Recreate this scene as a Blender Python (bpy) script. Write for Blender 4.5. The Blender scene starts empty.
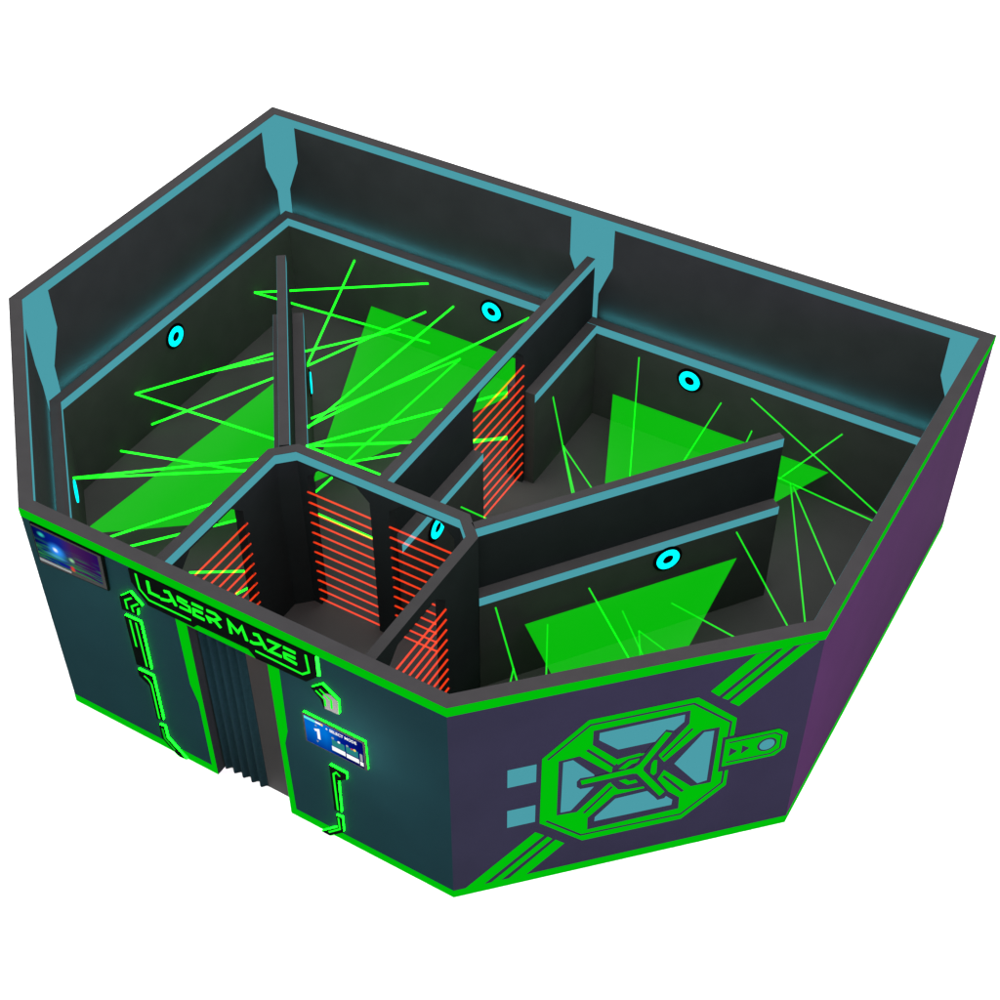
import bpy, bmesh, math, random
from mathutils import Vector, Matrix
S = bpy.context.scene
R = math.radians

# ------------------------------------------------------------------ camera
cam_d = bpy.data.cameras.new('camera'); cam = bpy.data.objects.new('camera', cam_d)
S.collection.objects.link(cam); S.camera = cam
cam.location = (10.0265, -12.0345, 11.1460)
cam.rotation_euler = (math.pi/2 - 0.762735, 0, 0.530333)
cam_d.sensor_width = 36; cam_d.sensor_fit = 'HORIZONTAL'; cam_d.lens = 36*1.52381
cam_d.clip_start = 0.1; cam_d.clip_end = 2000

# ------------------------------------------------------------------ world / exposure
WS = 2.5
w = bpy.data.worlds.new("World"); S.world = w; w.use_nodes = True
bg = w.node_tree.nodes['Background']; bg.inputs[0].default_value = (1, 1, 1, 1); bg.inputs[1].default_value = WS
S.view_settings.view_transform = 'Standard'; S.view_settings.look = 'None'
S.view_settings.exposure = 0; S.view_settings.gamma = 1; S.view_settings.use_curve_mapping = False
S.render.engine = 'CYCLES'
S.cycles.max_bounces = 8; S.cycles.transparent_max_bounces = 32
S.render.resolution_x = 1024; S.render.resolution_y = 1024

def area(name, loc, target, sx, sy, power, col, spread=180):
    d = bpy.data.lights.new(name, 'AREA'); d.shape = 'RECTANGLE'; d.size = sx; d.size_y = sy
    d.energy = power; d.color = col; d.spread = R(spread)
    o = bpy.data.objects.new(name, d); S.collection.objects.link(o); o.location = loc
    v = Vector(target) - Vector(loc); o.rotation_euler = v.to_track_quat('-Z', 'Y').to_euler()
    return o

# ------------------------------------------------------------------ dimensions (metres)
H, H1, H2 = 2.5, 1.99, 1.24          # outer wall, inner partition, dado height
T, TD, TP = 0.1226, 0.1144, 0.10     # outer wall, dado, partition thickness
PB, PC, PD, PE = 4.1977, 2.0962, 6.2145, 2.0826
A=(0,0); B=(0,-PB); C=(PC,-PB-PC); D=(PD,-PB-PC); E_=(PD+PE,-PB-PC+PE); F_=(PD+PE,0)
t45, t90 = math.tan(R(22.5)), 1.0

# added purple and teal lamps out of view that tint the outside walls
area('added_tint_right', (12.0, -7.6, 3.4), (7.8, -4.4, 1.3), 1.0, 1.0, 270, (0.95, 0.20, 1.0))
area('added_tint_front', (3.4, -8.6, 4.4), (3.6, -6.3, 1.9), 3.2, .4, 20, (0.75, 0.95, 1.0))
area('added_wash_tv', (2.75, -6.95, 1.9), (2.75, -6.3, 1.7), .3, .2, 3.5, (1, .9, .85))  # added warm wash on the wall, imitates a halo round the television
area('added_wash_touch', (5.35, -6.85, 1.6), (5.30, -6.3, 1.45), .3, .2, 12.0, (1, .9, .85))  # added warm wash, stands in for the whitish halo round the touch screen

# ------------------------------------------------------------------ materials
def mat(name, col, rough=.85, spec=.015, var=.10, scale=6.0, bump=0.0, metal=0.0):
    m = bpy.data.materials.new(name); m.use_nodes = True; nt = m.node_tree; b = nt.nodes['Principled BSDF']
    b.inputs['Roughness'].default_value = rough; b.inputs['Specular IOR Level'].default_value = spec
    b.inputs['Metallic'].default_value = metal
    tc = nt.nodes.new('ShaderNodeTexCoord'); n = nt.nodes.new('ShaderNodeTexNoise')
    n.inputs['Scale'].default_value = scale; n.inputs['Detail'].default_value = 8
    nt.links.new(tc.outputs['Object'], n.inputs['Vector'])
    r = nt.nodes.new('ShaderNodeValToRGB')
    r.color_ramp.elements[0].position = .3; r.color_ramp.elements[1].position = .7
    r.color_ramp.elements[0].color = (*[c*(1-var) for c in col], 1)
    r.color_ramp.elements[1].color = (*[c*(1+var) for c in col], 1)
    nt.links.new(n.outputs['Fac'], r.inputs[0]); nt.links.new(r.outputs[0], b.inputs['Base Color'])
    if bump:
        n2 = nt.nodes.new('ShaderNodeTexNoise'); n2.inputs['Scale'].default_value = 90
        nt.links.new(tc.outputs['Object'], n2.inputs['Vector'])
        bp = nt.nodes.new('ShaderNodeBump'); bp.inputs['Strength'].default_value = bump; bp.inputs['Distance'].default_value = .01
        nt.links.new(n2.outputs['Fac'], bp.inputs['Height']); nt.links.new(bp.outputs[0], b.inputs['Normal'])
    return m
def emis(name, col, st=1.0):
    m = bpy.data.materials.new(name); m.use_nodes = True; nt = m.node_tree
    for n in list(nt.nodes): nt.nodes.remove(n)
    o = nt.nodes.new('ShaderNodeOutputMaterial'); e = nt.nodes.new('ShaderNodeEmission')
    e.inputs[0].default_value = (*col, 1); e.inputs[1].default_value = st
    nt.links.new(e.outputs[0], o.inputs[0]); return m
def glow(name, col, st, a=None):
    """light in air: a=None adds to what is behind it, otherwise mixes by a"""
    m = emis(name, col, st); nt = m.node_tree
    o = [n for n in nt.nodes if n.type == 'OUTPUT_MATERIAL'][0]; e = [n for n in nt.nodes if n.type == 'EMISSION'][0]
    t = nt.nodes.new('ShaderNodeBsdfTransparent')
    if a is None: x = nt.nodes.new('ShaderNodeAddShader'); nt.links.new(t.outputs[0], x.inputs[0]); nt.links.new(e.outputs[0], x.inputs[1])
    else:
        x = nt.nodes.new('ShaderNodeMixShader'); x.inputs[0].default_value = a
        nt.links.new(t.outputs[0], x.inputs[1]); nt.links.new(e.outputs[0], x.inputs[2])
    nt.links.new(x.outputs[0], o.inputs[0]); return m
M = dict(
 neonside2=emis('neon_side_sign', (.010,1.0,.020), 6.0),
 ground=mat('ground_white', (.9,.9,.9), var=.01, spec=.0),
 cap=mat('dado_cap', (.043,.041,.042), var=.05),
 rim=mat('charcoal_edge', (.029,.028,.029), var=.05),
 inner=mat('dark_panel', (.0200,.0230,.0232), var=.08, scale=3),
 part=mat('partition_panel', (.0115,.0145,.0148), var=.08, scale=3),
 deep=mat('dark_dado', (.0330,.0370,.0335), var=.08, scale=3),
 floor=mat('grey_floor', (.046,.045,.045), var=.07, scale=2.0),
 cd=mat('teal_paint', (.0032,.0155,.0185), var=.06, scale=2),
 de=mat('indigo_paint', (.0118,.0132,.0222), var=.06, scale=2),
 ef=mat('purple_paint', (.0265,.0085,.0340), var=.06, scale=2),
 black=mat('black_acrylic', (.0015,.0023,.0019), var=.2, spec=0),
 gloss=mat('glare_grey_paint', (.10,.10,.10), var=.05),  # flat grey for the reflection painted on the upper right plate
 curtain=mat('curtain_cloth', (.0045,.0142,.0180), var=.15, scale=30),
 frame=mat('screen_frame', (.020,.020,.020), var=.1),
 silver=mat('silver_bar', (.12,.13,.13), var=.1),
 teal=emis('teal_led', (.0704,.337,.392)),
 green=emis('green_led', (.0,.515,.0030)),
 neon=emis('neon_side', (.0012,1.0,.0030), 26.0),
 neonline=emis('neon_line', (.010,1.0,.020), 1.15),
 neondim=emis('neon_line_dim', (.002,.50,.010), 1.0),
 cyan=emis('cyan_ring', (.0,1.0,1.0), 1.6),
 gl=glow('green_laser', (.003,1,.006), .62*2.1), glthin=glow('green_laser_thin', (.004,1,.010), .42), rl=glow('red_laser', (1,.045,.004), .46),
 fan=glow('laser_fan', (.002,1,.004), .95, .51),
 white=emis('screen_white', (1,1,1), 1.0), yellow=emis('screen_yellow', (1,.7,.1), 1.0),
 cyanui=emis('screen_cyan', (.12,.85,.8), 1.0), tealui=emis('screen_green', (.02,.22,.22), 1.0),
 greyui=emis('screen_grey', (.35,.37,.4), 1.0), redui=emis('screen_red', (.6,.03,.1), 1.0),
)

def ramp_emis(name, build):
    m = emis(name, (1,1,1)); nt = m.node_tree; e = [n for n in nt.nodes if n.type == 'EMISSION'][0]
    nt.links.new(build(nt), e.inputs[0]); return m
def touch_img(nt):
    tc = nt.nodes.new('ShaderNodeTexCoord'); sp = nt.nodes.new('ShaderNodeSeparateXYZ'); nt.links.new(tc.outputs['Generated'], sp.inputs[0])
    r = nt.nodes.new('ShaderNodeValToRGB'); nt.links.new(sp.outputs['X'], r.inputs[0]); el = r.color_ramp.elements
    el[0].position = 0; el[0].color = (.0,.14,.60,1); el[1].position = 1; el[1].color = (.0,.002,.13,1)
    x = el.new(.36); x.color = (.0,.17,.68,1); x = el.new(.62); x.color = (.0,.012,.26,1)
    r2 = nt.nodes.new('ShaderNodeValToRGB'); nt.links.new(sp.outputs['Z'], r2.inputs[0]); e2 = r2.color_ramp.elements
    e2[0].position = 0; e2[0].color = (.3,.25,.45,1); e2[1].position = .6; e2[1].color = (1,1,1,1)
    mx = nt.nodes.new('ShaderNodeMixRGB'); mx.blend_type = 'MULTIPLY'; mx.inputs[0].default_value = 1
    nt.links.new(r.outputs[0], mx.inputs[1]); nt.links.new(r2.outputs[0], mx.inputs[2]); return mx.outputs[0]
def tv_img(nt):
    L = nt.links.new; N = nt.nodes.new
    tc = N('ShaderNodeTexCoord'); sp = N('ShaderNodeSeparateXYZ'); L(tc.outputs['Generated'], sp.inputs[0])
    r = N('ShaderNodeValToRGB'); L(sp.outputs['X'], r.inputs[0]); el = r.color_ramp.elements
    el[0].color = (.001,.002,.05,1); el[1].color = (.020,.003,.10,1)
    for p, c in ((.28,(.002,.012,.22,1)), (.42,(.006,.015,.22,1)), (.60,(.055,.012,.09,1)), (.85,(.035,.006,.08,1))): x = el.new(p); x.color = c
    # green aurora bands
    mp = N('ShaderNodeMapping'); L(tc.outputs['Generated'], mp.inputs[0]); mp.inputs['Scale'].default_value = (1.6,1,9); mp.inputs['Rotation'].default_value = (0,.25,0)
    n = N('ShaderNodeTexNoise'); n.inputs['Scale'].default_value = 1.6; n.inputs['Detail'].default_value = 3; L(mp.outputs[0], n.inputs['Vector'])
    low = N('ShaderNodeMapRange'); L(sp.outputs['Z'], low.inputs['Value']); low.inputs['From Min'].default_value = .75; low.inputs['From Max'].default_value = .30
    cr = N('ShaderNodeValToRGB'); L(n.outputs['Fac'], cr.inputs[0]); cr.color_ramp.elements[0].position = .45; cr.color_ramp.elements[1].position = .62
    mu = N('ShaderNodeMath'); mu.operation = 'MULTIPLY'; L(cr.outputs[0], mu.inputs[0]); L(low.outputs[0], mu.inputs[1])
    m1 = N('ShaderNodeMixRGB'); L(mu.outputs[0], m1.inputs[0]); L(r.outputs[0], m1.inputs[1]); m1.inputs[2].default_value = (.02,.19,.05,1)
    last = m1.outputs[0]
    for cx, cz, rx, rz, col in ((.33,.50,.17,.30,(.03,.30,1,1)), (.31,.52,.055,.10,(.8,.95,1,1)), (.13,.84,.075,.10,(.03,.55,.45,1)), (.55,.42,.06,.10,(.28,.6,.3,1)), (.53,.12,.05,.13,(.75,.05,.02,1)), (.30,.30,.22,.10,(.05,.35,.45,1))):
        a = N('ShaderNodeMath'); a.operation = 'SUBTRACT'; L(sp.outputs['X'], a.inputs[0]); a.inputs[1].default_value = cx
        a2 = N('ShaderNodeMath'); a2.operation = 'DIVIDE'; L(a.outputs[0], a2.inputs[0]); a2.inputs[1].default_value = rx
        b = N('ShaderNodeMath'); b.operation = 'SUBTRACT'; L(sp.outputs['Z'], b.inputs[0]); b.inputs[1].default_value = cz
        b2 = N('ShaderNodeMath'); b2.operation = 'DIVIDE'; L(b.outputs[0], b2.inputs[0]); b2.inputs[1].default_value = rz
        cb = N('ShaderNodeCombineXYZ'); L(a2.outputs[0], cb.inputs[0]); L(b2.outputs[0], cb.inputs[1])
        ln = N('ShaderNodeVectorMath'); ln.operation = 'LENGTH'; L(cb.outputs[0], ln.inputs[0])
        mr = N('ShaderNodeMapRange'); mr.interpolation_type = 'SMOOTHSTEP'; L(ln.outputs['Value'], mr.inputs['Value'])
        mr.inputs['From Min'].default_value = 1; mr.inputs['From Max'].default_value = .1
        mx = N('ShaderNodeMixRGB'); L(mr.outputs[0], mx.inputs[0]); L(last, mx.inputs[1]); mx.inputs[2].default_value = col; last = mx.outputs[0]
    return last
M['touch'] = ramp_emis('touch_picture', touch_img); M['tv'] = ramp_emis('tv_picture', tv_img)

# ------------------------------------------------------------------ builders
def thing(name, label, cat, loc=(0,0,0), group=None, kind=None):
    o = bpy.data.objects.new(name, None); S.collection.objects.link(o); o.location = loc
    o['label'] = label; o['category'] = cat
    if group: o['group'] = group
    if kind: o['kind'] = kind
    return o
def wloc(o):
    v = Vector((0,0,0))
    while o is not None: v += Vector(o.location); o = o.parent
    return v
def link(name, bm, mats, parent=None, loc=None, label=None, smooth=False):
    """vertices come in world metres; the mesh is stored about its own origin"""
    if loc is None: loc = wloc(parent) if parent else Vector((0,0,0))
    bmesh.ops.translate(bm, verts=bm.verts, vec=-Vector(loc))
    bmesh.ops.recalc_face_normals(bm, faces=bm.faces)
    me = bpy.data.meshes.new(name); bm.to_mesh(me); bm.free()
    for m in (mats if isinstance(mats, (list, tuple)) else [mats]): me.materials.append(m)
    if smooth:
        for p in me.polygons: p.use_smooth = True
    o = bpy.data.objects.new(name, me); S.collection.objects.link(o)
    if parent: o.parent = parent; o.location = Vector(loc) - wloc(parent)
    else: o.location = loc
    if label: o['label'] = label
    return o
class Frame:
    """vertical plane: u along the run, z up, d to the LEFT of the run (inward)"""
    def __init__(s, p0, p1, ta=0, tb=0):
        s.o = Vector(p0[:2]); v = Vector(p1[:2]) - s.o; s.L = v.length; s.d = v.normalized(); s.n = Vector((-s.d.y, s.d.x)); s.ta, s.tb = ta, tb
    def pt(s, u, z, d):
        if u <= 1e-5: uu = u + d*s.ta
        elif u >= s.L - 1e-5: uu = u - d*s.tb
        else: uu = u
        p = s.o + s.d*uu + s.n*d; return (p.x, p.y, z)
def add_prism(bm, fr, poly, d0, d1, matfn=None):
    if sum(poly[i-1][0]*poly[i][1]-poly[i][0]*poly[i-1][1] for i in range(len(poly))) < 0: poly = poly[::-1]
    a = [bm.verts.new(fr.pt(u, z, d0)) for u, z in poly]; b = [bm.verts.new(fr.pt(u, z, d1)) for u, z in poly]
    n = len(poly); fs = [bm.faces.new(a), bm.faces.new(b[::-1])]
    side = [bm.faces.new((a[i], b[i], b[(i+1) % n], a[(i+1) % n])) for i in range(n)]
    if matfn:
        fs[0].material_index = matfn('a'); fs[1].material_index = matfn('b')
        for i, f in enumerate(side):
            (u0, z0), (u1, z1) = poly[i], poly[(i+1) % n]
            top = abs(z0-z1) < 1e-4 and z0 > max(z for _, z in poly) - 1e-3
            f.material_index = matfn('t' if top else 's')
    return bm
def prism(name, fr, poly, d0, d1, m, parent, label=None, matfn=None):
    bm = bmesh.new(); add_prism(bm, fr, poly, d0, d1, matfn); return link(name, bm, m, parent, label=label)
def rect(u0, u1, z0, z1): return [(u0,z0),(u1,z0),(u1,z1),(u0,z1)]
def stroke(pts, w, closed=False):
    """outline of a constant-width line through pts"""
    P = [Vector(p) for p in pts]; n = len(P); l, r = [], []
    for i in range(n):
        t0 = (P[i]-P[i-1]).normalized() if i > 0 else None; t1 = (P[i+1]-P[i]).normalized() if i < n-1 else None
        if t0 is None: t0 = t1
        if t1 is None: t1 = t0
        m = (t0+t1); m = m.normalized() if m.length > .2 else t1
        nn = Vector((-m.y, m.x)); k = 1/max(.45, nn.dot(Vector((-t1.y, t1.x))))
        l.append(P[i]+nn*w/2*k); r.append(P[i]-nn*w/2*k)
    return l, r
def add_stroke(bm, fr, pts, w, d0, d1):
    l, r = stroke(pts, w)
    for i in range(len(pts)-1):
        q = [l[i], l[i+1], r[i+1], r[i]]; vs = [[bm.verts.new(fr.pt(p[0], p[1], d)) for p in q] for d in (d0, d1)]
        bm.faces.new(vs[0]); bm.faces.new(vs[1][::-1])
        for k in ((0,1),(2,3)) + (((3,0),) if i == 0 else ()) + (((1,2),) if i == len(pts)-2 else ()):
            bm.faces.new((vs[0][k[0]], vs[1][k[0]], vs[1][k[1]], vs[0][k[1]]))
def strokes(name, fr, lines, w, d0, d1, m, parent, label=None):
    bm = bmesh.new()
    for p in lines: add_stroke(bm, fr, p, w, d0, d1)
    return link(name, bm, m, parent, label=label)
def tube(name, a, b, r, m, label, cat, group):
    a, b = Vector(a), Vector(b); v = b-a; bm = bmesh.new()
    bmesh.ops.create_cone(bm, cap_ends=True, segments=10, radius1=r, radius2=r, depth=v.length)
    bmesh.ops.transform(bm, verts=bm.verts, matrix=Matrix.Translation((a+b)/2) @ v.to_track_quat('Z', 'Y').to_matrix().to_4x4())
    o = link(name, bm, m, loc=a, smooth=False); o['label'] = label; o['category'] = cat; o['group'] = group; return o
ORD = ['first','second','third','fourth','fifth','sixth','seventh','eighth','ninth','tenth','eleventh','twelfth','thirteenth','fourteenth','fifteenth','sixteenth','seventeenth','eighteenth','nineteenth','twentieth','twenty-first','twenty-second','twenty-third','twenty-fourth','twenty-fifth','twenty-sixth','twenty-seventh']

# traced wall graphics and beam ends, metres in the plane of their wall / in the room
EMBLEM = {"ring":[[0.73,1.652],[1.091,2.015],[1.965,2.013],[2.318,1.647],[2.32,0.765],[1.958,0.416],[1.097,0.423],[0.726,0.803]],"dark":[[[1.132,1.873],[1.913,1.874],[1.918,1.711],[1.691,1.374],[1.623,1.336],[1.531,1.464],[1.343,1.446],[1.132,1.699]],[[0.863,1.581],[1.032,1.59],[1.29,1.293],[1.423,1.207],[1.285,1.148],[1.034,0.85],[0.866,0.863]],[[2.183,1.581],[2.035,1.585],[1.745,1.275],[1.672,1.24],[1.744,1.176],[2.006,0.858],[2.18,0.852]],[[1.134,0.567],[1.13,0.731],[1.344,0.972],[1.593,0.979],[1.682,1.104],[1.916,0.741],[1.922,0.58]],[[1.308,1.339],[1.346,1.404],[1.418,1.438],[1.592,1.424],[1.667,1.419],[1.745,1.275],[1.753,1.173],[1.702,1.056],[1.607,0.968],[1.375,1.036],[1.31,1.14]],[[2.222,1.432],[2.34,1.431],[2.336,0.972],[2.228,0.976]]],"slots":[[[[0.774,1.631],[1.105,1.956],[1.934,1.952],[2.273,1.615],[2.27,1.418]],0.02],[[[0.78,0.818],[1.081,0.511],[1.947,0.49],[2.279,0.814],[2.279,0.978]],0.02],[[[1.09,1.651],[1.323,1.36]],0.026],[[[1.095,0.814],[1.321,1.096]],0.024],[[[1.951,1.638],[1.723,1.341]],0.022],[[[1.751,1.087],[1.939,0.814]],0.026]],"green":[[[1.132,1.699],[1.343,1.446],[1.45,1.453],[1.569,1.454],[1.571,1.432],[1.435,1.426],[1.356,1.375]],[[1.363,1.313],[1.445,1.396],[1.54,1.397],[1.522,1.353],[1.469,1.349],[1.418,1.301]],[[1.363,1.168],[1.417,1.172],[1.462,1.12],[1.516,1.121],[1.536,1.081],[1.448,1.078]],[[1.314,1.071],[1.348,1.062],[1.393,1.016],[1.592,1.003],[1.598,0.982],[1.361,0.979],[1.326,0.999]],[[1.657,1.331],[1.682,1.322],[1.687,1.156],[1.663,1.13],[1.635,1.174],[1.639,1.291]],[[1.69,1.385],[1.924,1.709],[1.945,1.658],[1.713,1.358]],[[1.701,1.07],[1.727,1.061],[1.939,0.782],[1.916,0.741],[1.811,0.861]]],"star_dark":[[1.047,1.305],[1.179,1.292],[1.484,1.305],[1.535,1.405],[1.728,1.7],[1.796,1.663],[1.818,1.605],[1.597,1.24],[1.812,0.854],[1.783,0.781],[1.724,0.775],[1.51,1.164],[1.168,1.156],[1.052,1.163],[1.022,1.201],[1.019,1.268]],"star":[[1.05,1.273],[1.485,1.287],[1.533,1.321],[1.726,1.673],[1.777,1.644],[1.569,1.269],[1.572,1.228],[1.776,0.874],[1.737,0.829],[1.519,1.207],[1.481,1.22],[1.062,1.218]],"teal":[[[1.182,1.832],[1.87,1.838],[1.871,1.751],[1.792,1.664],[1.736,1.695],[1.647,1.573],[1.344,1.574],[1.182,1.745]],[[0.9,1.556],[0.98,1.56],[1.161,1.311],[1.168,1.156],[0.983,0.89],[0.897,0.893]],[[2.138,1.551],[2.054,1.56],[1.833,1.225],[2.059,0.884],[2.14,0.897]],[[1.19,0.667],[1.192,0.723],[1.356,0.92],[1.627,0.929],[1.723,0.782],[1.799,0.797],[1.857,0.727],[1.854,0.658]]],"squares":[[[0.459,1.066],[0.687,1.065],[0.689,0.839],[0.46,0.84]],[[0.458,1.605],[0.685,1.594],[0.684,1.382],[0.454,1.371]]],"handle":[[2.251,1.395],[2.707,1.391],[2.791,1.312],[2.792,1.121],[2.711,1.041],[2.253,1.044]],"handle_slot":[[[2.286,1.348],[2.679,1.349],[2.742,1.296],[2.747,1.129],[2.671,1.081],[2.284,1.091]],0.015],"tri":[[[2.302,1.277],[2.369,1.216],[2.298,1.167]],[[2.405,1.276],[2.472,1.221],[2.405,1.164]]],"disc":[[2.623,1.217],0.06600000000000006],"stripes":[[[2.062,2.055],[2.134,1.975],[2.546,2.395],[2.392,2.392]],[[2.166,1.943],[2.215,1.906],[2.686,2.396],[2.608,2.398]],[[2.238,1.869],[2.316,1.798],[2.897,2.389],[2.75,2.391]],[[0.692,0.687],[0.765,0.617],[0.257,0.098],[0.103,0.09]],[[0.8,0.584],[0.837,0.541],[0.406,0.102],[0.324,0.092]],[[0.868,0.515],[0.942,0.438],[0.618,0.09],[0.473,0.093]]]}
SIGNS = {"marquee":[[1.153,2.436],[1.152,2.246],[1.285,2.041],[1.705,2.044],[1.75,2.04],[1.799,2.09],[2.299,2.099],[2.365,2.015],[2.847,2.045],[2.963,2.167],[2.966,2.448]],"marquee_under":[[1.753,2.046],[1.802,2.098],[2.305,2.109],[2.362,2.047]],"marquee_lines":[[[1.229,2.384],[1.234,2.21],[1.314,2.122],[1.74,2.123]],[[2.376,2.126],[2.821,2.116],[2.892,2.183],[2.879,2.376]]],"letters":[["L",[[[1.348,2.365],[1.345,2.233],[1.447,2.233]]]],["A",[[[1.512,2.338],[1.561,2.351],[1.611,2.22]],[[1.454,2.217],[1.534,2.238],[1.575,2.266]]]],["S",[[[1.743,2.335],[1.652,2.346],[1.649,2.307],[1.754,2.288],[1.754,2.232],[1.649,2.23]]]],["E",[[[1.79,2.35],[1.9,2.349]],[[1.888,2.289],[1.798,2.285],[1.791,2.217],[1.893,2.215]]]],["R",[[[1.938,2.351],[2.019,2.355],[2.058,2.321],[1.992,2.266],[1.934,2.268],[1.955,2.215]],[[2.003,2.272],[2.054,2.213]]]],["M",[[[2.154,2.206],[2.149,2.346],[2.23,2.262],[2.277,2.349],[2.307,2.208]]]],["A",[[[2.386,2.333],[2.433,2.346],[2.492,2.212]],[[2.34,2.222],[2.373,2.216],[2.451,2.254]]]],["Z",[[[2.52,2.341],[2.629,2.342],[2.524,2.215],[2.64,2.216]]]],["E",[[[2.671,2.346],[2.783,2.342]],[[2.775,2.277],[2.673,2.273],[2.675,2.225],[2.783,2.211]]]]],"plates":[["chevL",[[0.977,1.985],[1.114,2.113],[1.219,1.999],[1.153,1.924],[1.139,1.838],[0.971,1.827]],[[[1.12,2.045],[1.038,1.976],[1.04,1.871]],[[1.179,2.006],[1.096,1.931],[1.103,1.867]]]],["barL",[[0.977,1.757],[1.149,1.765],[1.14,1.149],[0.978,1.13]],[[[1.036,1.731],[1.035,1.398]],[[1.1,1.732],[1.103,1.179]]]],["bentL",[[0.973,1.064],[1.142,1.07],[1.137,0.463],[1.064,0.437],[1.072,0.899],[0.973,0.978]],[[[1.039,1.018],[1.082,0.991],[1.107,0.942],[1.098,0.466]]]],["footL",[[1.072,0.364],[1.135,0.37],[1.133,0.21],[1.324,0.015],[1.231,0.004],[1.166,0.056],[1.067,0.166]],[[[1.105,0.328],[1.108,0.186],[1.199,0.078]]]],["topR",[[2.891,2.002],[3.003,2.11],[3.147,1.994],[3.14,1.825],[3.004,1.816],[2.992,1.829],[2.975,1.908]],[[[2.938,1.999],[3.019,1.935],[3.016,1.857]],[[2.979,2.04],[3.081,1.964],[3.076,1.862]]]],["midR",[[2.975,1.072],[3.141,1.065],[3.139,0.99],[3.048,0.899],[3.038,0.449],[2.971,0.444]],[[[3.075,0.986],[3.043,1.018],[3.01,0.975],[3.01,0.472]]]],["footR",[[2.98,0.371],[3.042,0.38],[3.039,0.165],[2.878,-0.008],[2.783,-0.012],[2.98,0.195]],[[[3.004,0.352],[3.005,0.192],[2.878,0.052]]]]],"glareR":[[3.004,1.986],[3.036,2.023],[3.079,2.033],[3.145,1.991],[3.138,1.827],[3.008,1.821]],"jambs":[[[1.556,1.995],[1.544,1.525],[1.551,1.194],[1.61,0.998],[1.603,0.116],[1.653,0.01],[1.656,1.114],[1.663,1.94],[1.661,2.012]],[[2.458,1.99],[2.573,2.002],[2.558,1.215],[2.515,1.027],[2.522,0.144],[2.462,-0.004],[2.474,0.973]]],"touch":[[2.764,1.622],[3.361,1.62],[3.363,1.262],[2.776,1.257]],"tv":[[0.11,2.429],[0.891,2.442],[0.845,1.997],[0.094,1.927]],"tvpic":[[0.123,2.378],[0.83,2.382],[0.816,2.035],[0.118,2.006]],"under0":[[1.725,2.005],[1.774,2.057],[2.279,2.067],[2.337,2.006]],"tvlow":[[0.114,1.992],[0.457,1.956],[0.842,2.031],[0.887,1.971],[0.634,1.966]]}
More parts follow.
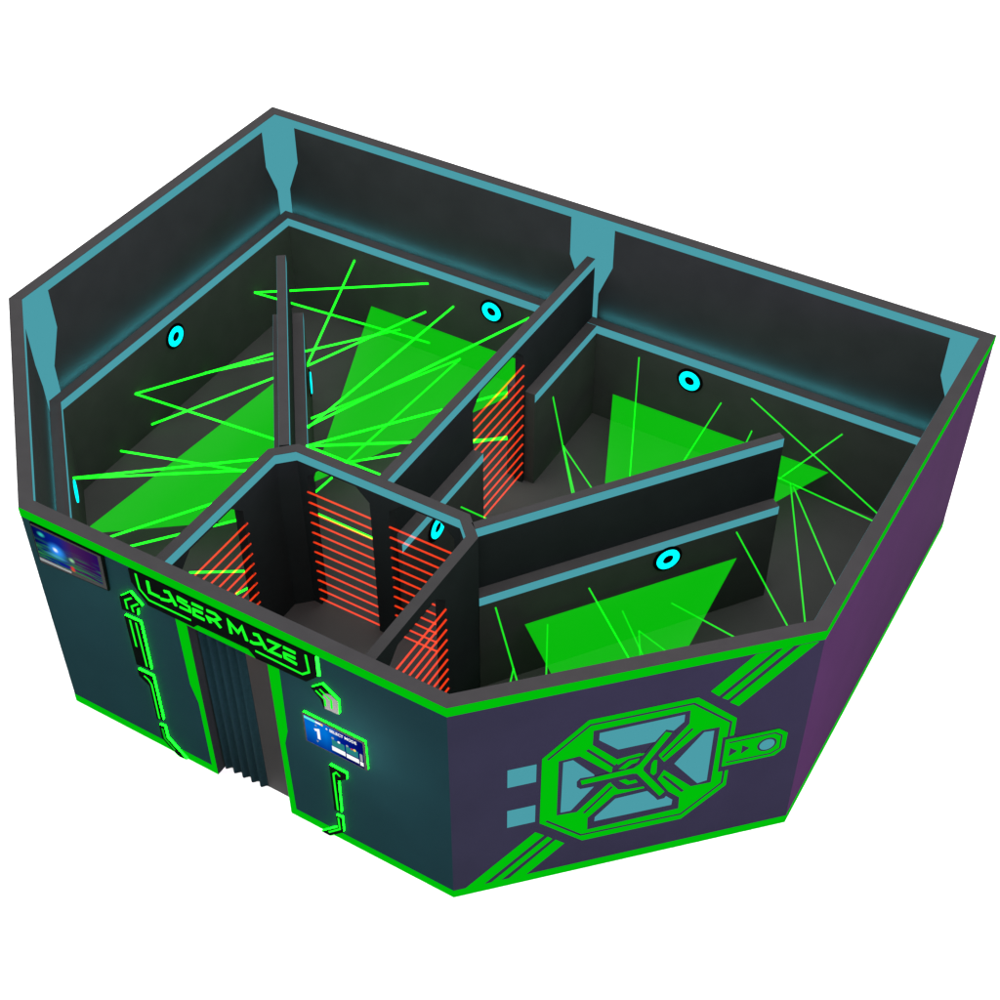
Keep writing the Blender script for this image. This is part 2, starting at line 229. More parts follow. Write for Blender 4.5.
BEAMS = [["big",[0.687,-4.59,0.79],[2.299,-3.215,0.586],"first green laser beam, counted by left ends from the left, in the big left room"],["big",[0.682,-4.585,0.788],[2.178,-3.054,0.574],"second green laser beam, counted by left ends from the left, in the big left room"],["big",[2.419,-3.376,0.613],[1.246,-5.149,0.591],"third green laser beam, counted by left ends from the left, in the big left room"],["big",[2.312,-3.96,0.5],[1.361,-5.264,0.594],"fourth green laser beam, counted by left ends from the left, in the big left room"],["big",[0.24,-3.482,0.1],[2.392,-3.34,0.602],"fifth green laser beam, counted by left ends from the left, in the big left room"],["big",[0.24,-3.109,0.638],[1.143,-1.674,0.612],"sixth green laser beam, counted by left ends from the left, in the big left room"],["big",[0.24,-3.109,0.638],[2.056,-2.892,0.587],"seventh green laser beam, counted by left ends from the left, in the big left room"],["big",[0.24,-2.968,0.097],[1.368,-1.975,0.58],"eighth green laser beam, counted by left ends from the left, in the big left room"],["big",[2.323,-4.81,0.5],[2.818,-4.497,0.5],"ninth green laser beam, counted by left ends from the left, in the big left room"],["big",[0.24,-2.011,0.16],[1.194,-1.742,0.6],"tenth green laser beam, counted by left ends from the left, in the big left room"],["big",[2.886,-4.806,0.5],[2.95,-4.648,0.5],"eleventh green laser beam, counted by left ends from the left, in the big left room"],["big",[0.24,-0.989,0.647],[2.173,-0.24,1.012],"twelfth green laser beam, counted by left ends from the left, in the big left room"],["big",[0.24,-0.989,0.647],[2.162,-0.24,0.16],"thirteenth green laser beam, counted by left ends from the left, in the big left room"],["big",[1.754,-2.029,1.087],[1.745,-0.24,0.197],"fourteenth green laser beam, counted by left ends from the left, in the big left room"],["big",[2.581,-3.131,1.212],[3.48,-0.24,1.024],"fifteenth green laser beam, counted by left ends from the left, in the big left room"],["big",[2.822,-3.452,1.313],[3.985,-0.586,0.597],"sixteenth green laser beam, counted by left ends from the left, in the big left room"],["big",[2.822,-3.452,1.313],[3.985,-1.585,0.502],"seventeenth green laser beam, counted by left ends from the left, in the big left room"],["big",[2.822,-3.452,1.313],[3.005,-2.547,0.3],"eighteenth green laser beam, counted by left ends from the left, in the big left room"],["big",[1.706,-1.965,0.824],[2.116,-0.24,0.592],"nineteenth green laser beam, counted by left ends from the left, in the big left room"],["big",[1.159,-0.24,0.969],[1.699,-1.955,0.821],"twentieth green laser beam, counted by left ends from the left, in the big left room"],["big",[2.454,-2.962,1.021],[2.499,-0.24,0.812],"twenty-first green laser beam, counted by left ends from the left, in the big left room"],["big",[1.957,-2.3,0.436],[2.571,-0.24,0.086],"twenty-second green laser beam, counted by left ends from the left, in the big left room"],["big",[2.952,-3.602,0.6],[3.643,-3.608,0.6],"twenty-third green laser beam, counted by left ends from the left, in the big left room"],["big",[2.576,-3.116,0.3],[2.598,-2.841,0.3],"twenty-fourth green laser beam, counted by left ends from the left, in the big left room"],["big",[2.575,-2.588,0.3],[3.985,-1.585,0.53],"twenty-fifth green laser beam, counted by left ends from the left, in the big left room"],["big",[2.571,-0.24,0.086],[2.586,-2.567,0.3],"twenty-sixth green laser beam, counted by left ends from the left, in the big left room"],["right",[4.31,-1.192,0.934],[5.761,-3.069,0.6],"first green laser beam, counted by left ends from the left, in the right room"],["right",[4.31,-0.914,0.033],[6.106,-2.609,0.6],"second green laser beam, counted by left ends from the left, in the right room"],["right",[4.31,-0.914,0.033],[5.789,-3.032,0.6],"third green laser beam, counted by left ends from the left, in the right room"],["right",[5.809,-0.24,0.797],[5.877,-2.914,0.6],"fourth green laser beam, counted by left ends from the left, in the right room"],["right",[4.83,-0.24,1.012],[5.964,-2.798,0.6],"fifth green laser beam, counted by left ends from the left, in the right room"],["right",[6.189,-0.24,0.579],[6.153,-0.472,0.3],"sixth green laser beam, counted by left ends from the left, in the right room"],["right",[6.131,-0.24,0.996],[8.055,-0.947,0.601],"seventh green laser beam, counted by left ends from the left, in the right room"],["right",[6.627,-0.53,0.35],[8.055,-0.935,0.594],"eighth green laser beam, counted by left ends from the left, in the right room"],["right",[7.138,-0.24,0.952],[6.657,-0.548,0.35],"ninth green laser beam, counted by left ends from the left, in the right room"],["right",[6.774,-0.506,0.3],[7.662,-2.334,0.42],"tenth green laser beam, counted by left ends from the left, in the right room"],["right",[6.819,-0.532,0.3],[7.911,-1.87,0.3],"eleventh green laser beam, counted by left ends from the left, in the right room"],["front",[5.381,-4.189,1.112],[6.698,-5.472,0.599],"first green laser beam, counted by left ends from the left, in the front-right room"],["front",[5.488,-4.046,0.186],[5.666,-4.495,0.3],"second green laser beam, counted by left ends from the left, in the front-right room"],["front",[5.69,-3.776,0.662],[6.628,-5.542,0.601],"third green laser beam, counted by left ends from the left, in the front-right room"],["front",[5.933,-3.453,0.984],[7.579,-4.591,0.599],"fourth green laser beam, counted by left ends from the left, in the front-right room"],["front",[6.154,-3.158,0.516],[7.592,-4.578,0.6],"fifth green laser beam, counted by left ends from the left, in the front-right room"],["front",[6.273,-2.999,0.146],[6.881,-3.287,0.3],"sixth green laser beam, counted by left ends from the left, in the front-right room"],["front",[6.273,-2.999,0.146],[6.632,-3.686,0.3],"seventh green laser beam, counted by left ends from the left, in the front-right room"],["front",[6.469,-2.739,0.405],[7.473,-2.783,0.3],"eighth green laser beam, counted by left ends from the left, in the front-right room"],["front",[6.84,-2.244,1.122],[7.643,-2.485,0.3],"ninth green laser beam, counted by left ends from the left, in the front-right room"],["corridor",[4.383,-3.149,1.0],[4.669,-3.161,1.0],"single short green laser beam in the narrow corridor behind the lobby"]]

# ------------------------------------------------------------------ ground and floor
bm = bmesh.new(); bmesh.ops.create_grid(bm, x_segments=1, y_segments=1, size=300)
g = link('ground', bm, M['ground']); g['kind'] = 'structure'; g['label'] = 'plain white ground under the maze'; g['category'] = 'ground'
def inset(t):
    P = [Vector(p) for p in (A,B,C,D,E_,F_)]; o = []
    for i in range(6):
        a, b, c = P[i-1], P[i], P[(i+1) % 6]; u = (b-a).normalized(); v = (c-b).normalized()
        n1 = Vector((-u.y,u.x)); n2 = Vector((-v.y,v.x)); m = (n1+n2)/(1+n1.dot(n2)); o.append(b+m*t)
    return o
bm = bmesh.new(); pts = inset(T-.001)
lo = [bm.verts.new((p.x,p.y,.001)) for p in pts]; hi = [bm.verts.new((p.x,p.y,.010)) for p in pts]
bm.faces.new(hi); bm.faces.new(lo[::-1])
for i in range(6): bm.faces.new((lo[i], lo[(i+1)%6], hi[(i+1)%6], hi[i]))
fl = link('floor', bm, M['floor']); fl['kind'] = 'structure'; fl['label'] = 'dark grey floor inside the maze'; fl['category'] = 'floor'

# ------------------------------------------------------------------ outer walls
def cornerstripe(L, end):
    p = [(0,2.402),(.378,2.402),(.378,1.955),(.226,1.57),(.222,H2+.001),(0,H2+.001)]
    return p if end == 0 else [(L-u, z) for u, z in p]
def outer_wall(label, p0, p1, ta, tb, paint, profile=None, dado=True, stripes=(), mid=False):
    fr = Frame(p0, p1, ta, tb); L = fr.L
    w_ = thing('outer_wall', label, 'wall', ((p0[0]+p1[0])/2, (p0[1]+p1[1])/2, 0), 'outer walls of the maze')
    prism('wall_panel', fr, profile or rect(0, L, 0.0, H), 0, T, [paint, M['inner'], M['rim'], M['part']], w_, matfn=lambda k: {'a':0,'b':1,'t':2,'s':3}[k])
    if dado:
        d = prism('dado_panel', fr, rect(0, L, .011, H2), T, T+TD, [M['deep'], M['cap']], w_, matfn=lambda k: 1 if k == 't' else 0)
        prism('led_strip', fr, rect(0, L, H2-.104, H2-.003), T+TD+.0004, T+TD+.0014, M['teal'], d)
    prism('led_strip', fr, rect(0, L, 2.402, H-.003), T+.0004, T+.0014, M['teal'], w_)
    for e in stripes: prism('corner_stripe', fr, cornerstripe(L, e), T+.0004, T+.0014, M['teal'], w_)
    if mid:
        c = L/2
        for s in (0,):
            pr = [(c-.252,2.402),(c+.252,2.402),(c+.252,1.94),(c+.102,1.56),(c+.100,H2+.001),(c-.100,H2+.001),(c-.102,1.56),(c-.252,1.94)]
            prism('centre_stripe', fr, pr, T+.0004, T+.0014, M['teal'], w_)
    return fr, w_
outer_wall('tall back-left outer wall with teal strips, left of the back corner', A, B, t90, t45, M['cd'], stripes=(0,1))
outer_wall('short left outer wall between the back-left wall and the entrance wall', B, C, t45, t45, M['cd'], stripes=(0,))
outer_wall('long back outer wall with a wide teal stripe at its middle', F_, A, t90, t90, M['ef'], stripes=(0,1), mid=True)
frEF, wEF = outer_wall('purple right outer wall edged with thin green lines', E_, F_, t45, t90, M['ef'], stripes=(1,))
frDE, wDE = outer_wall('dark indigo front wall with the green and teal emblem', D, E_, t45, t45, M['de'], dado=False)
du0, du1, dz = 1.657, 2.460, 2.0
Lcd = PD-PC
frCD, wCD = outer_wall('teal entrance wall with curtained doorway below the sign', C, D, t45, t45, M['cd'], dado=False,
   profile=[(0,0),(du0,0),(du0,dz),(du1,dz),(du1,0),(Lcd,0),(Lcd,H),(0,H)])
# green edge strips outside
for fr, w_ in ((frCD,wCD),(frDE,wDE),(frEF,wEF)):
    prism('green_edge_strip', fr, rect(0, fr.L, 2.402, H-.001), -.0035, -.0005, M['green'], w_)
    if fr is not frCD: prism('green_edge_strip', fr, rect(0, fr.L, .002, .098), -.0035, -.0005, M['green'], w_)
for a, b in ((0, 1.603), (2.522, Lcd)):
    prism('green_edge_strip', frCD, rect(a, b, .002, .100), -.0035, -.0005, M['green'], wCD)
jl = [(du0-.001,.002),(1.603,.002),(1.603,.100),(1.605,.98),(1.553,1.195),(1.546,2.10),(du0-.001,2.10)]
jr = [(du1+.001,.002),(2.522,.002),(2.522,.144),(2.515,1.027),(2.560,1.215),(2.573,2.10),(du1+.001,2.10)]
prism('door_trim', frCD, jl, -.0035, -.0005, M['green'], wCD); prism('door_trim', frCD, jr, -.0035, -.0005, M['green'], wCD)
prism('door_trim', frCD, rect(du0, du1, dz+.002, dz+.07), -.0035, -.0005, M['green'], wCD)

# emblem on the indigo wall (stacked vinyl sheets)
def ly(k): return (-.0035-.002*k, -.0018-.002*k)
em = prism('emblem', frDE, EMBLEM['ring'], *ly(0), M['green'], wDE)
bm = bmesh.new()
for p in EMBLEM['dark']: add_prism(bm, frDE, p, *ly(1)) if p is not EMBLEM['dark'][4] else None
link('dark_inlay', bm, M['de'], em)
link('dark_centre', add_prism(bmesh.new(), frDE, EMBLEM['dark'][4], *ly(1.3)), M['de'], em)
bm = bmesh.new()
for i, (p, w_) in enumerate(EMBLEM['slots']): add_stroke(bm, frDE, p, w_, *ly(1.6))
link('dark_outline', bm, M['de'], em)
bm = bmesh.new()
for p in EMBLEM['green']: add_prism(bm, frDE, p, *ly(2.4))
link('green_inlay', bm, M['green'], em)
for p in EMBLEM['teal']: prism('teal_inlay', frDE, p, *ly(2.0), M['teal'], em)
prism('star_outline', frDE, EMBLEM['star_dark'], *ly(3.1), M['de'], em)
prism('star', frDE, EMBLEM['star'], *ly(3.8), M['green'], em)
hd = prism('emblem_handle', frDE, EMBLEM['handle'], *ly(2.2), M['green'], wDE)
strokes('dark_outline', frDE, [EMBLEM['handle_slot'][0]], EMBLEM['handle_slot'][1], *ly(3.0), M['de'], hd)
for p in EMBLEM['tri']: prism('arrow_mark', frDE, p, *ly(3.0), M['de'], hd)
(cu, cz), cr = EMBLEM['disc']
circ = lambda r: [(cu+r*math.cos(i*math.pi/16), cz+r*math.sin(i*math.pi/16)) for i in range(32)]
prism('disc_outline', frDE, circ(cr*1.28), *ly(3.0), M['de'], hd); prism('teal_disc', frDE, circ(cr), *ly(3.8), M['teal'], hd)
for p in EMBLEM['squares']:
    us = [a for a, b in p]; zs = sorted(b for a, b in p)
    prism('teal_square', frDE, rect(.456, .687, (zs[0]+zs[1])/2, (zs[2]+zs[3])/2), -.0035, -.0005, M['teal'], wDE)
for p in EMBLEM['stripes']: prism('diagonal_stripe', frDE, [(u, min(2.4015, max(.0985, z))) for u, z in p], -.0035, -.0005, M['green'], wDE)

# ------------------------------------------------------------------ inner partitions
DM = [M['part'], M['rim']]
def inner_mat(k): return 1 if k == 't' else 0
def doorway(L, a, b):
    c = .14; top = 1.862
    return [(0,.011),(a,.011),(a,top-c),(a+c,top),(b-c,top),(b,top-c),(b,.011),(L,.011),(L,H1),(0,H1)]
yF = C[1]+T+.001     # inner face of the entrance wall
lp = [(5.255,yF),(5.255,-4.262),(5.048,-4.055),(3.237,-4.055),(3.040,-4.252),(3.040,yF)]
def seg(w_, p0, p1, ta, tb, profile=None, strip=True):
    fr = Frame(p0, p1, ta, tb)
    prism('wall_panel', fr, profile(fr.L) if profile else rect(0, fr.L, .011, H1), 0, TP, DM, w_, matfn=inner_mat)
    if strip: prism('led_strip', fr, rect(0, fr.L, H1-.104, H1-.003), TP+.0004, TP+.0014, M['teal'], w_)
    return fr
wl = thing('lobby_wall', 'right lobby wall with doorway, joined to the slanted right partition', 'wall', (5.2,-5.2,0), 'walls of the entrance lobby')
frLE = seg(wl, lp[0], lp[1], 0, t45, lambda L: doorway(L, -5.66-yF, -4.806-yF)); seg(wl, lp[1], lp[2], t45, t45)
wl = thing('lobby_wall', 'back lobby wall with two doorways crossed by red lasers', 'wall', (4.1,-4.1,0), 'walls of the entrance lobby')
def twodoors(L):
    X = lambda x: 5.048-x; c = .14; t = 1.862
    return [(0,.011),(X(4.945),.011),(X(4.945),t-c),(X(4.945)+c,t),(X(4.262)-c,t),(X(4.262),t-c),(X(4.262),.011),
            (X(4.055),.011),(X(4.055),t-c),(X(4.055)+c,t),(X(3.372)-c,t),(X(3.372),t-c),(X(3.372),.011),(L,.011),(L,H1),(0,H1)]
frLN = seg(wl, lp[2], lp[3], t45, t45, twodoors)
wl = thing('lobby_wall', 'left lobby wall with doorway opening to the big left room', 'wall', (3.1,-5.2,0), 'walls of the entrance lobby')
seg(wl, lp[3], lp[4], t45, t45); frLW = seg(wl, lp[4], lp[5], t45, 0, lambda L: doorway(L, -4.252+4.806, -4.252+5.66))

def partition(label, p0, p1, tp, profile=None, dados=(), strips=(0,1)):
    """dados: (side, u0, u1); side 0 = right of the run, 1 = left"""
    fr = Frame(p0, p1); w_ = thing('partition_wall', label, 'wall', ((p0[0]+p1[0])/2, (p0[1]+p1[1])/2, 0), 'inner partitions of the maze')
    prism('wall_panel', fr, profile(fr.L) if profile else rect(0, fr.L, .011, H1), 0, tp, DM, w_, matfn=inner_mat)
    for s in strips:
        d = (-.0014,-.0004) if s == 0 else (tp+.0004, tp+.0014)
        prism('led_strip', fr, rect(0, fr.L-.002, H1-.104, H1-.003), *d, M['teal'], w_)
    for s, a, b in dados:
        d = (-TD, 0) if s == 0 else (tp, tp+TD)
        o = prism('dado_panel', fr, rect(a, b, .011, H2), *d, [M['deep'], M['cap']], w_, matfn=inner_mat)
        d = (-TD-.0014,-TD-.0004) if s == 0 else (tp+TD+.0004, tp+TD+.0014)
        prism('led_strip', fr, rect(a, b, H2-.104, H2-.003), *d, M['teal'], o)
    return fr
# middle partition runs north from the lobby wall to the back wall, x 4.10..4.195
ym = -4.054; yN = -T-.0045
partition('long middle partition with red laser doorway, meeting the back wall', (4.196,ym), (4.196,yN), .095,
    lambda L: doorway(L, -2.602-ym, -1.628-ym), dados=((0, .001, -2.610-ym), (0, -1.585-ym, yN-ym-TD-.004), (1, .001, -2.610-ym), (1, -1.585-ym, yN-ym-TD-.004)))
# slanted right partition, 3-4-5 direction
a0 = Vector((5.178,-4.186)); dd = Vector((.6,.8)); a1 = a0 + dd*3.033
partition('slanted right partition with a cyan ring on its dado', (a0.x,a0.y), (a1.x,a1.y), .084, dados=((0, -.016, 3.02), (1, .12, 3.02)))
# slanted left partition (runs away from the lobby's left corner)
b0 = Vector((3.170,-4.106)); dl = Vector((-.6,.8)); b1 = b0 + dl*3.0
partition('slanted left partition with free end, seen nearly edge-on', (b0.x,b0.y), (b1.x,b1.y), .094, dados=((0, .10, 2.995), (1, .02, 2.995)))

# hidden LED coves: the lamps sit on the dado ledge and light the wall behind it
def cove(name, p0, p1, power):
    p0, p1 = Vector(p0), Vector(p1); v = p1-p0; L = v.length; d = v.normalized(); n = Vector((-d.y, d.x)); c = (p0+p1)/2 + n*(T+TD-.006)
    o = area(name, (c.x, c.y, H2+.022), (c.x-n.x, c.y-n.y, H2+.022+.1), .03, .03, power*L, (.10,.78,.90)); 
    # long side along the wall
    z = Vector((n.x*.81, n.y*.81, -.586)).normalized(); x = Vector((d.x, d.y, 0)); y = z.cross(x)
    o.matrix_world = Matrix(((x.x,y.x,z.x,c.x),(x.y,y.y,z.y,c.y),(x.z,y.z,z.z,H2+.010),(0,0,0,1)))
    o.data.size = L-.32; o.data.size_y = .010; o.data.spread = R(100)
cove('cove_led', A, B, 2.4); cove('cove_led', B, C, 2.4)
m_ = (F_[0]/2, 0); cove('cove_led', F_, m_, 2.4); cove('cove_led', m_, A, 2.4)

# ------------------------------------------------------------------ cyan target rings
def ring(label, p, ang, th=1.0):
    """ang = direction the ring faces, degrees"""
    n = Vector((math.cos(R(ang)), math.sin(R(ang)), 0)); q = n.to_track_quat('Z','Y').to_matrix().to_4x4(); c = Vector(p)
    t = thing('target_ring', label, 'ring light', c, 'cyan target rings on the dado walls')
    def disc(name, r0, r1, z0, z1, mt):
        bm = bmesh.new(); N = 40; vs = []
        for r, z in ((r1,z0),(r1,z1),(r0,z1),(r0,z0)):
            vs.append([bm.verts.new(c + q @ Vector((r*math.cos(i*2*math.pi/N), r*math.sin(i*2*math.pi/N), z))) for i in range(N)] if r > 0 else [bm.verts.new(c + q @ Vector((0,0,z)))])
        for a in range(4):
            P, Q = vs[a], vs[(a+1) % 4]
            for i in range(N):
                f = [P[i % len(P)], P[(i+1) % len(P)], Q[(i+1) % len(Q)], Q[i % len(Q)]]; f = list(dict.fromkeys(f))
                if len(f) > 2: bm.faces.new(f)
        link(name, bm, mt, t)
    disc('base_plate', 0, .148, .001, .012, M['black']); disc('light_ring', .056, .116, .0125, .013+.010*th, M['cyan'])
dx = T+TD
ring('cyan ring on the back-left wall of the big left room', (dx,-2.371,.93), 0)
ring('cyan ring on the back wall of the big left room', (3.007,-dx,.94), -90)
ring('cyan ring on the back wall of the right room', (5.434,-dx,.95), -90)
ring('thin edge-on cyan ring in the left corner beside the entrance wall', (.757,-4.662,.70), 45, 3.0)
ring('thin edge-on cyan ring on the slanted left partition', (1.945,-2.245,.885), 36.87)
ring('cyan ring on the middle partition, partly hidden behind the lobby wall', (4.196+TD+.001,-3.475,.975), 0)
rc = a0 + Vector((.8,-.6))*(TD+.001) + dd*1.863
ring('cyan ring on the slanted right partition', (rc.x, rc.y, 1.0), -36.87)

# ------------------------------------------------------------------ laser fans (flat sheets of green light)
FANS = [('green fan of light on the left side of the big left room', [(0.966, -4.876), (2.364, -3.8040000000000003), (2.1, -3.05), (1.22, -1.9)], 0.39), ('green fan of light reaching the back wall of the big left room', [(2.528, -3.08), (3.884, -0.2405), (1.353, -0.2405)], 0.39), ('green fan of light reaching the back wall of the right room', [(5.83, -3.1), (7.074, -0.2405), (4.553, -0.2405)], 0.39), ('green fan of light in front of the slanted right partition', [(7.06, -5.15), (6.87, -2.212), (5.553, -3.96)], 0.762)]
for lab, pts, fz in FANS:
    bm = bmesh.new(); bm.faces.new([bm.verts.new((x, y, fz)) for x, y in pts])
    o = link('laser_light_fan', bm, M['fan'], loc=(pts[0][0], pts[0][1], fz)); o['label'] = lab; o['category'] = 'laser light'; o['group'] = 'flat fans of green laser light'

# ------------------------------------------------------------------ red laser curtains in the doorways
def grid(where, p0, p1, ztop, dz_, n):
    for k in range(n):
        z = ztop-dz_*k
        tube('red_laser_line', (*p0, z), (*p1, z), .0092, M['rl'], '%s red laser line from the top in the %s' % (ORD[k], where), 'laser line', 'red laser lines across the doorways')
grid('doorway of the left lobby wall', (3.143,-5.66), (3.143,-4.776), 1.547, .130, 12)
grid('left doorway of the back lobby wall', (3.362,-4.158), (4.060,-4.158), 1.535, .1308, 12)
grid('right doorway of the back lobby wall', (4.258,-4.158), (4.945,-4.158), 1.530, .1308, 12)
grid('doorway of the right lobby wall', (5.259,-5.66), (5.259,-4.806), 1.608, .130, 12)
grid('doorway of the middle partition', (4.200,-2.602), (4.200,-1.628), 1.606, .131, 12)

# ------------------------------------------------------------------ green laser beams
cnt = {}
RN = {'big':'big left room','right':'right room','front':'front-right room','corridor':'narrow corridor'}
for room, a, b, lab in BEAMS:
    tube('green_laser_line', a, b, .0112 if room == 'big' else .0080, M['gl'] if room == 'big' else M['glthin'], lab, 'laser line', 'green laser beams in the '+RN[room])

# ------------------------------------------------------------------ signs on the entrance wall (d < 0 is in front of it)
O = .026
OM = .02
NEON_D = (-O+.004, -.001)
def sign_thing(name, label, cat, poly):
    u = sum(p[0] for p in poly)/len(poly); z = min(p[1] for p in poly); x, y, _ = frCD.pt(u, 0, -O)
    return thing(name, label, cat, (x, y, z), 'backlit signs and plates on the entrance wall' if name == 'neon_plate' else None)
def shrink(poly, k=.004):
    c = Vector((sum(p[0] for p in poly)/len(poly), sum(p[1] for p in poly)/len(poly))); return [tuple(Vector(p)+(c-Vector(p)).normalized()*k) for p in poly]
mp = [(1.153,2.4005),(1.153,2.248),(1.287,2.042),(1.705,2.042),(1.752,2.042),(1.800,2.094),(2.299,2.099),(2.366,2.026),(2.847,2.040),(2.963,2.167),(2.966,2.4005)]
sg = sign_thing('laser_maze_sign', 'black sign reading LASER MAZE in green letters above the curtained doorway', 'sign', mp)
prism('face_plate', frCD, mp, -OM, -.0045, M['black'], sg)
prism('neon_edge', frCD, [(2.90,2.398),(2.90,2.172),(2.963,2.172),(2.989,2.185),(2.989,2.398)], -.016, -.0048, M['neonside2'], sg)
for l in SIGNS['marquee_lines']: strokes('neon_line', frCD, [l], .019, -OM-.0035, -OM-.0005, M['neonline'], sg)
for ch, st in SIGNS['letters']: strokes('letter', frCD, st, .020 if ch == 'S' else .026, -OM-.008, -OM-.0005, M['neonline'], sg, label='green letter '+ch)
PLAB = dict(chevL='black plate with two green chevrons, left of the sign', barL='black bar with two green lines below the chevron plate',
  bentL='bent black plate below the long bar on the left', footL='lowest black plate of the left column, crossing the bottom edge',
  topR='black plate with painted grey reflection, between the sign and the small screen', midR='hooked black plate just below the small blue screen',
  footR='angular black foot plate crossing the bottom edge on the right')
for key, poly, lines in SIGNS['plates']:
    t = sign_thing('neon_plate', PLAB[key], 'sign', poly)
    prism('face_plate', frCD, poly, -O, -O+.004, M['black'], t)
    prism('neon_edge', frCD, shrink(poly), *NEON_D, M['neon'], t)
    for l in lines: strokes('neon_line', frCD, [l], .018 if key != 'footL' else .022, -O-.0030, -O-.0005, M['neondim'] if key == 'footL' else M['neonline'], t)
    if key == 'topR': prism('painted_glare', frCD, SIGNS['glareR'], -O-.0015, -O-.0003, M['gloss'], t)  # reflection on the plate, painted as a flat grey patch

# small touch screen
su0, su1, sz0, sz1 = 2.764, 3.363, 1.259, 1.621
ts = thing('touch_screen', 'small blue touch screen showing a big 1 and SELECT MODE', 'screen', frCD.pt((su0+su1)/2, sz0, -O), None)
prism('case', frCD, rect(su0, su1, sz0, sz1), -O, -O+.010, M['frame'], ts)
prism('neon_edge', frCD, rect(su0+.003, su1-.003, sz0+.003, sz1-.003), -O+.010, -.001, M['neon'], ts)
sc = prism('display', frCD, rect(su0+.018, su1-.022, sz0+.012, sz1-.022), -O-.0025, -O-.0005, M['touch'], ts)
def text(name, s, fr, u, z, size, d, m, parent, align='LEFT', sx=1.0, bold=.0):
    cu_ = bpy.data.curves.new(name, 'FONT'); cu_.body = s; cu_.size = size; cu_.extrude = .0006; cu_.offset = bold; cu_.align_x = align; cu_.resolution_u = 3
    tmp = bpy.data.objects.new('tmp', cu_); S.collection.objects.link(tmp)
    dg = bpy.context.evaluated_depsgraph_get(); me = bpy.data.meshes.new_from_object(tmp.evaluated_get(dg)); bpy.data.objects.remove(tmp)
    bm = bmesh.new(); bm.from_mesh(me)
    for v in bm.verts: v.co = Vector(fr.pt(u+v.co.x*sx, z+v.co.y, d-v.co.z-.001))
    return link(name, bm, m, parent)
dd_ = -O-.0028
strokes('digit', frCD, [[(su0+.112,sz0+.215),(su0+.148,sz0+.232),(su0+.148,sz0+.115)]], .026, dd_-.0016, dd_-.0002, M['white'], sc)
text('heading', 'SELECT MODE', frCD, su0+.262, sz1-.075, .048, dd_, M['white'], sc, sx=.84, bold=.0008)
tr = lambda u, z, s: [(u, z), (u+s, z), (u+s/2, z+s)]
for nm, p, m in (('arrow', tr(su0+.118, sz1-.088, .022), 'greyui'), ('arrow', [(su0+.118, sz0+.085), (su0+.14, sz0+.085), (su0+.129, sz0+.063)], 'greyui'),
   ('bullet', tr(su0+.225, sz1-.065, .02), 'white'),
   ('header', rect(su0+.018, su0+.125, sz1-.052, sz1-.022), 'cyanui'), ('header_text', rect(su0+.128, su0+.180, sz1-.048, sz1-.026), 'white'), ('header_icon', rect(su0+.182, su0+.20, sz1-.050, sz1-.024), 'yellow'),
   ('card_picture', rect(su0+.275, su0+.395, sz0+.120, sz0+.20), 'tealui'), ('card_picture', rect(su0+.410, su0+.525, sz0+.120, sz0+.20), 'tealui'),
   ('card', rect(su0+.270, su0+.398, sz0+.058, sz0+.112), 'white'), ('card', rect(su0+.408, su0+.528, sz0+.052, sz0+.104), 'white'), ('card', rect(su0+.538, su0+.570, sz0+.040, sz0+.088), 'white'),
   ('card_picture', rect(su0+.542, su0+.566, sz0+.10, sz0+.19), 'greyui')):
    prism(nm, frCD, p, dd_-.0016, dd_-.0002, M[m], sc)
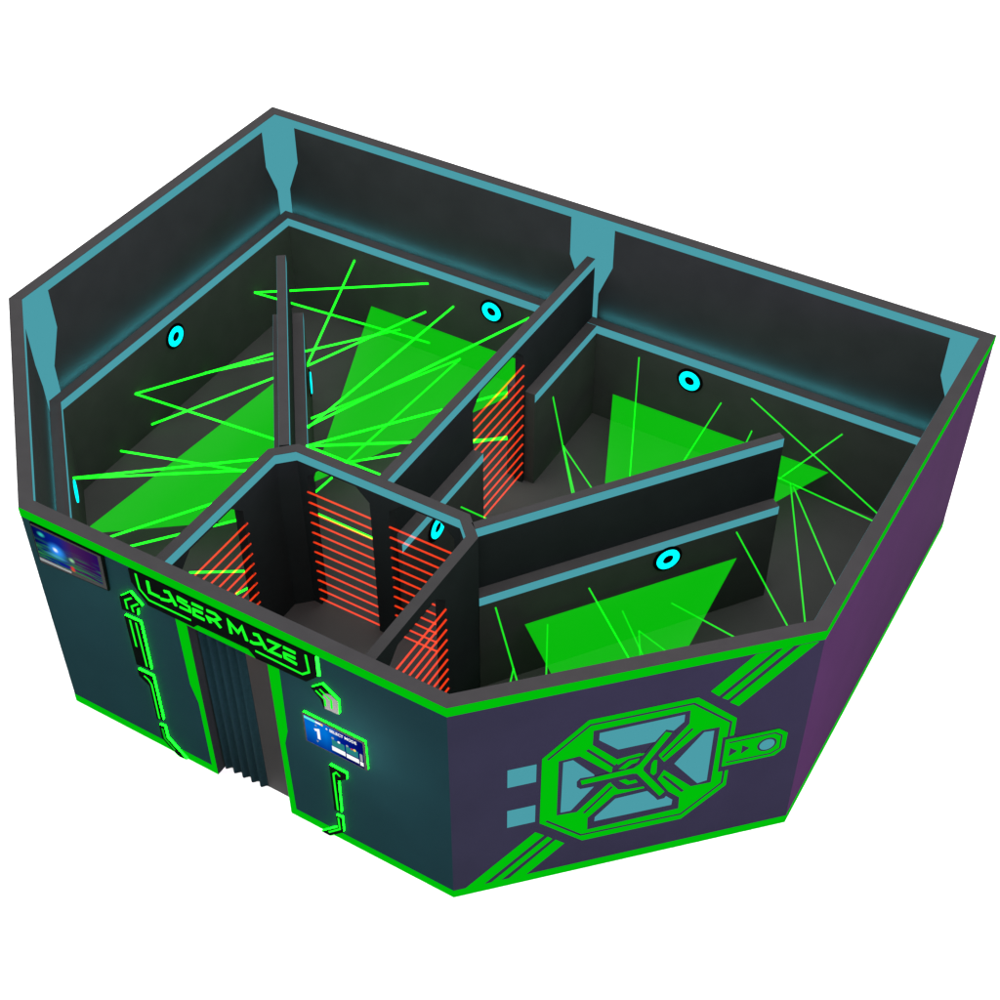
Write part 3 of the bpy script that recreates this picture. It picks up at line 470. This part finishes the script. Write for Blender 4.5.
for u, z, r, m in ((.288,.222,.013,'greyui'),(.345,.205,.013,'white'),(.425,.212,.012,'greyui'),(.468,.200,.010,'redui'),(.495,.202,.014,'yellow')):
    prism('icon', frCD, [(su0+u+r*math.cos(i*math.pi/6), sz0+z+r*math.sin(i*math.pi/6)) for i in range(12)], dd_-.0030, dd_-.0018, M[m], sc)

# television
tv = thing('television', 'wide black television showing a blue and purple space picture, beside the left corner', 'television', frCD.pt(.49, 1.93, -OM), None)
prism('case', frCD, [(.100,1.925),(.862,1.980),(.893,2.400),(.110,2.400)], -OM, -.0045, M['black'], tv)
prism('bezel', frCD, [(.112,1.935),(.850,1.995),(.868,2.392),(.120,2.392)], -OM-.004, -OM-.0005, M['frame'], tv)
prism('display', frCD, [(.124,2.008),(.818,2.034),(.832,2.374),(.124,2.374)], -OM-.0062, -OM-.0042, M['tv'], tv)
prism('speaker_bar', frCD, [(.122,1.972),(.470,1.990),(.470,2.012),(.122,2.002)], -OM-.010, -OM-.0045, M['silver'], tv)

# curtain
def curtain(label, u0, u1, waves, amp, d, z0, z1):
    bm = bmesh.new(); n = int(waves*16); rows = []
    for t_ in (0, 1):
        for z in (z0, z1):
            row = []
            for i in range(n+1):
                f = i/n; a = 2*math.pi*waves*f; u = u0+(u1-u0)*f + .016*math.sin(2*a)*0; dd2 = d + amp*math.cos(a+math.pi) + .006*t_
                x, y, _ = frCD.pt(u, 0, dd2); row.append(bm.verts.new((x, y, z)))
            rows.append(row)
    fb, ft, bb, bt = rows
    for i in range(n):
        bm.faces.new((fb[i],fb[i+1],ft[i+1],ft[i])); bm.faces.new((bb[i],bt[i],bt[i+1],bb[i+1]))
        bm.faces.new((fb[i],bb[i],bb[i+1],fb[i+1])); bm.faces.new((ft[i],ft[i+1],bt[i+1],bt[i]))
    for i in (0, n): bm.faces.new((fb[i],ft[i],bt[i],bb[i]))
    o = link('curtain', bm, M['curtain'], loc=frCD.pt((u0+u1)/2, 0, d), smooth=True); o['label'] = label; o['category'] = 'curtain'
curtain('dark teal pleated curtain filling the left part of the entrance doorway', du0+.030, 2.125, 4.5, .021, .092, .02, dz-.003)
curtain('narrow bunched piece of curtain behind the right jamb of the doorway', 2.425, du1+.03, 1, .02, T+.03, .02, dz+.1)
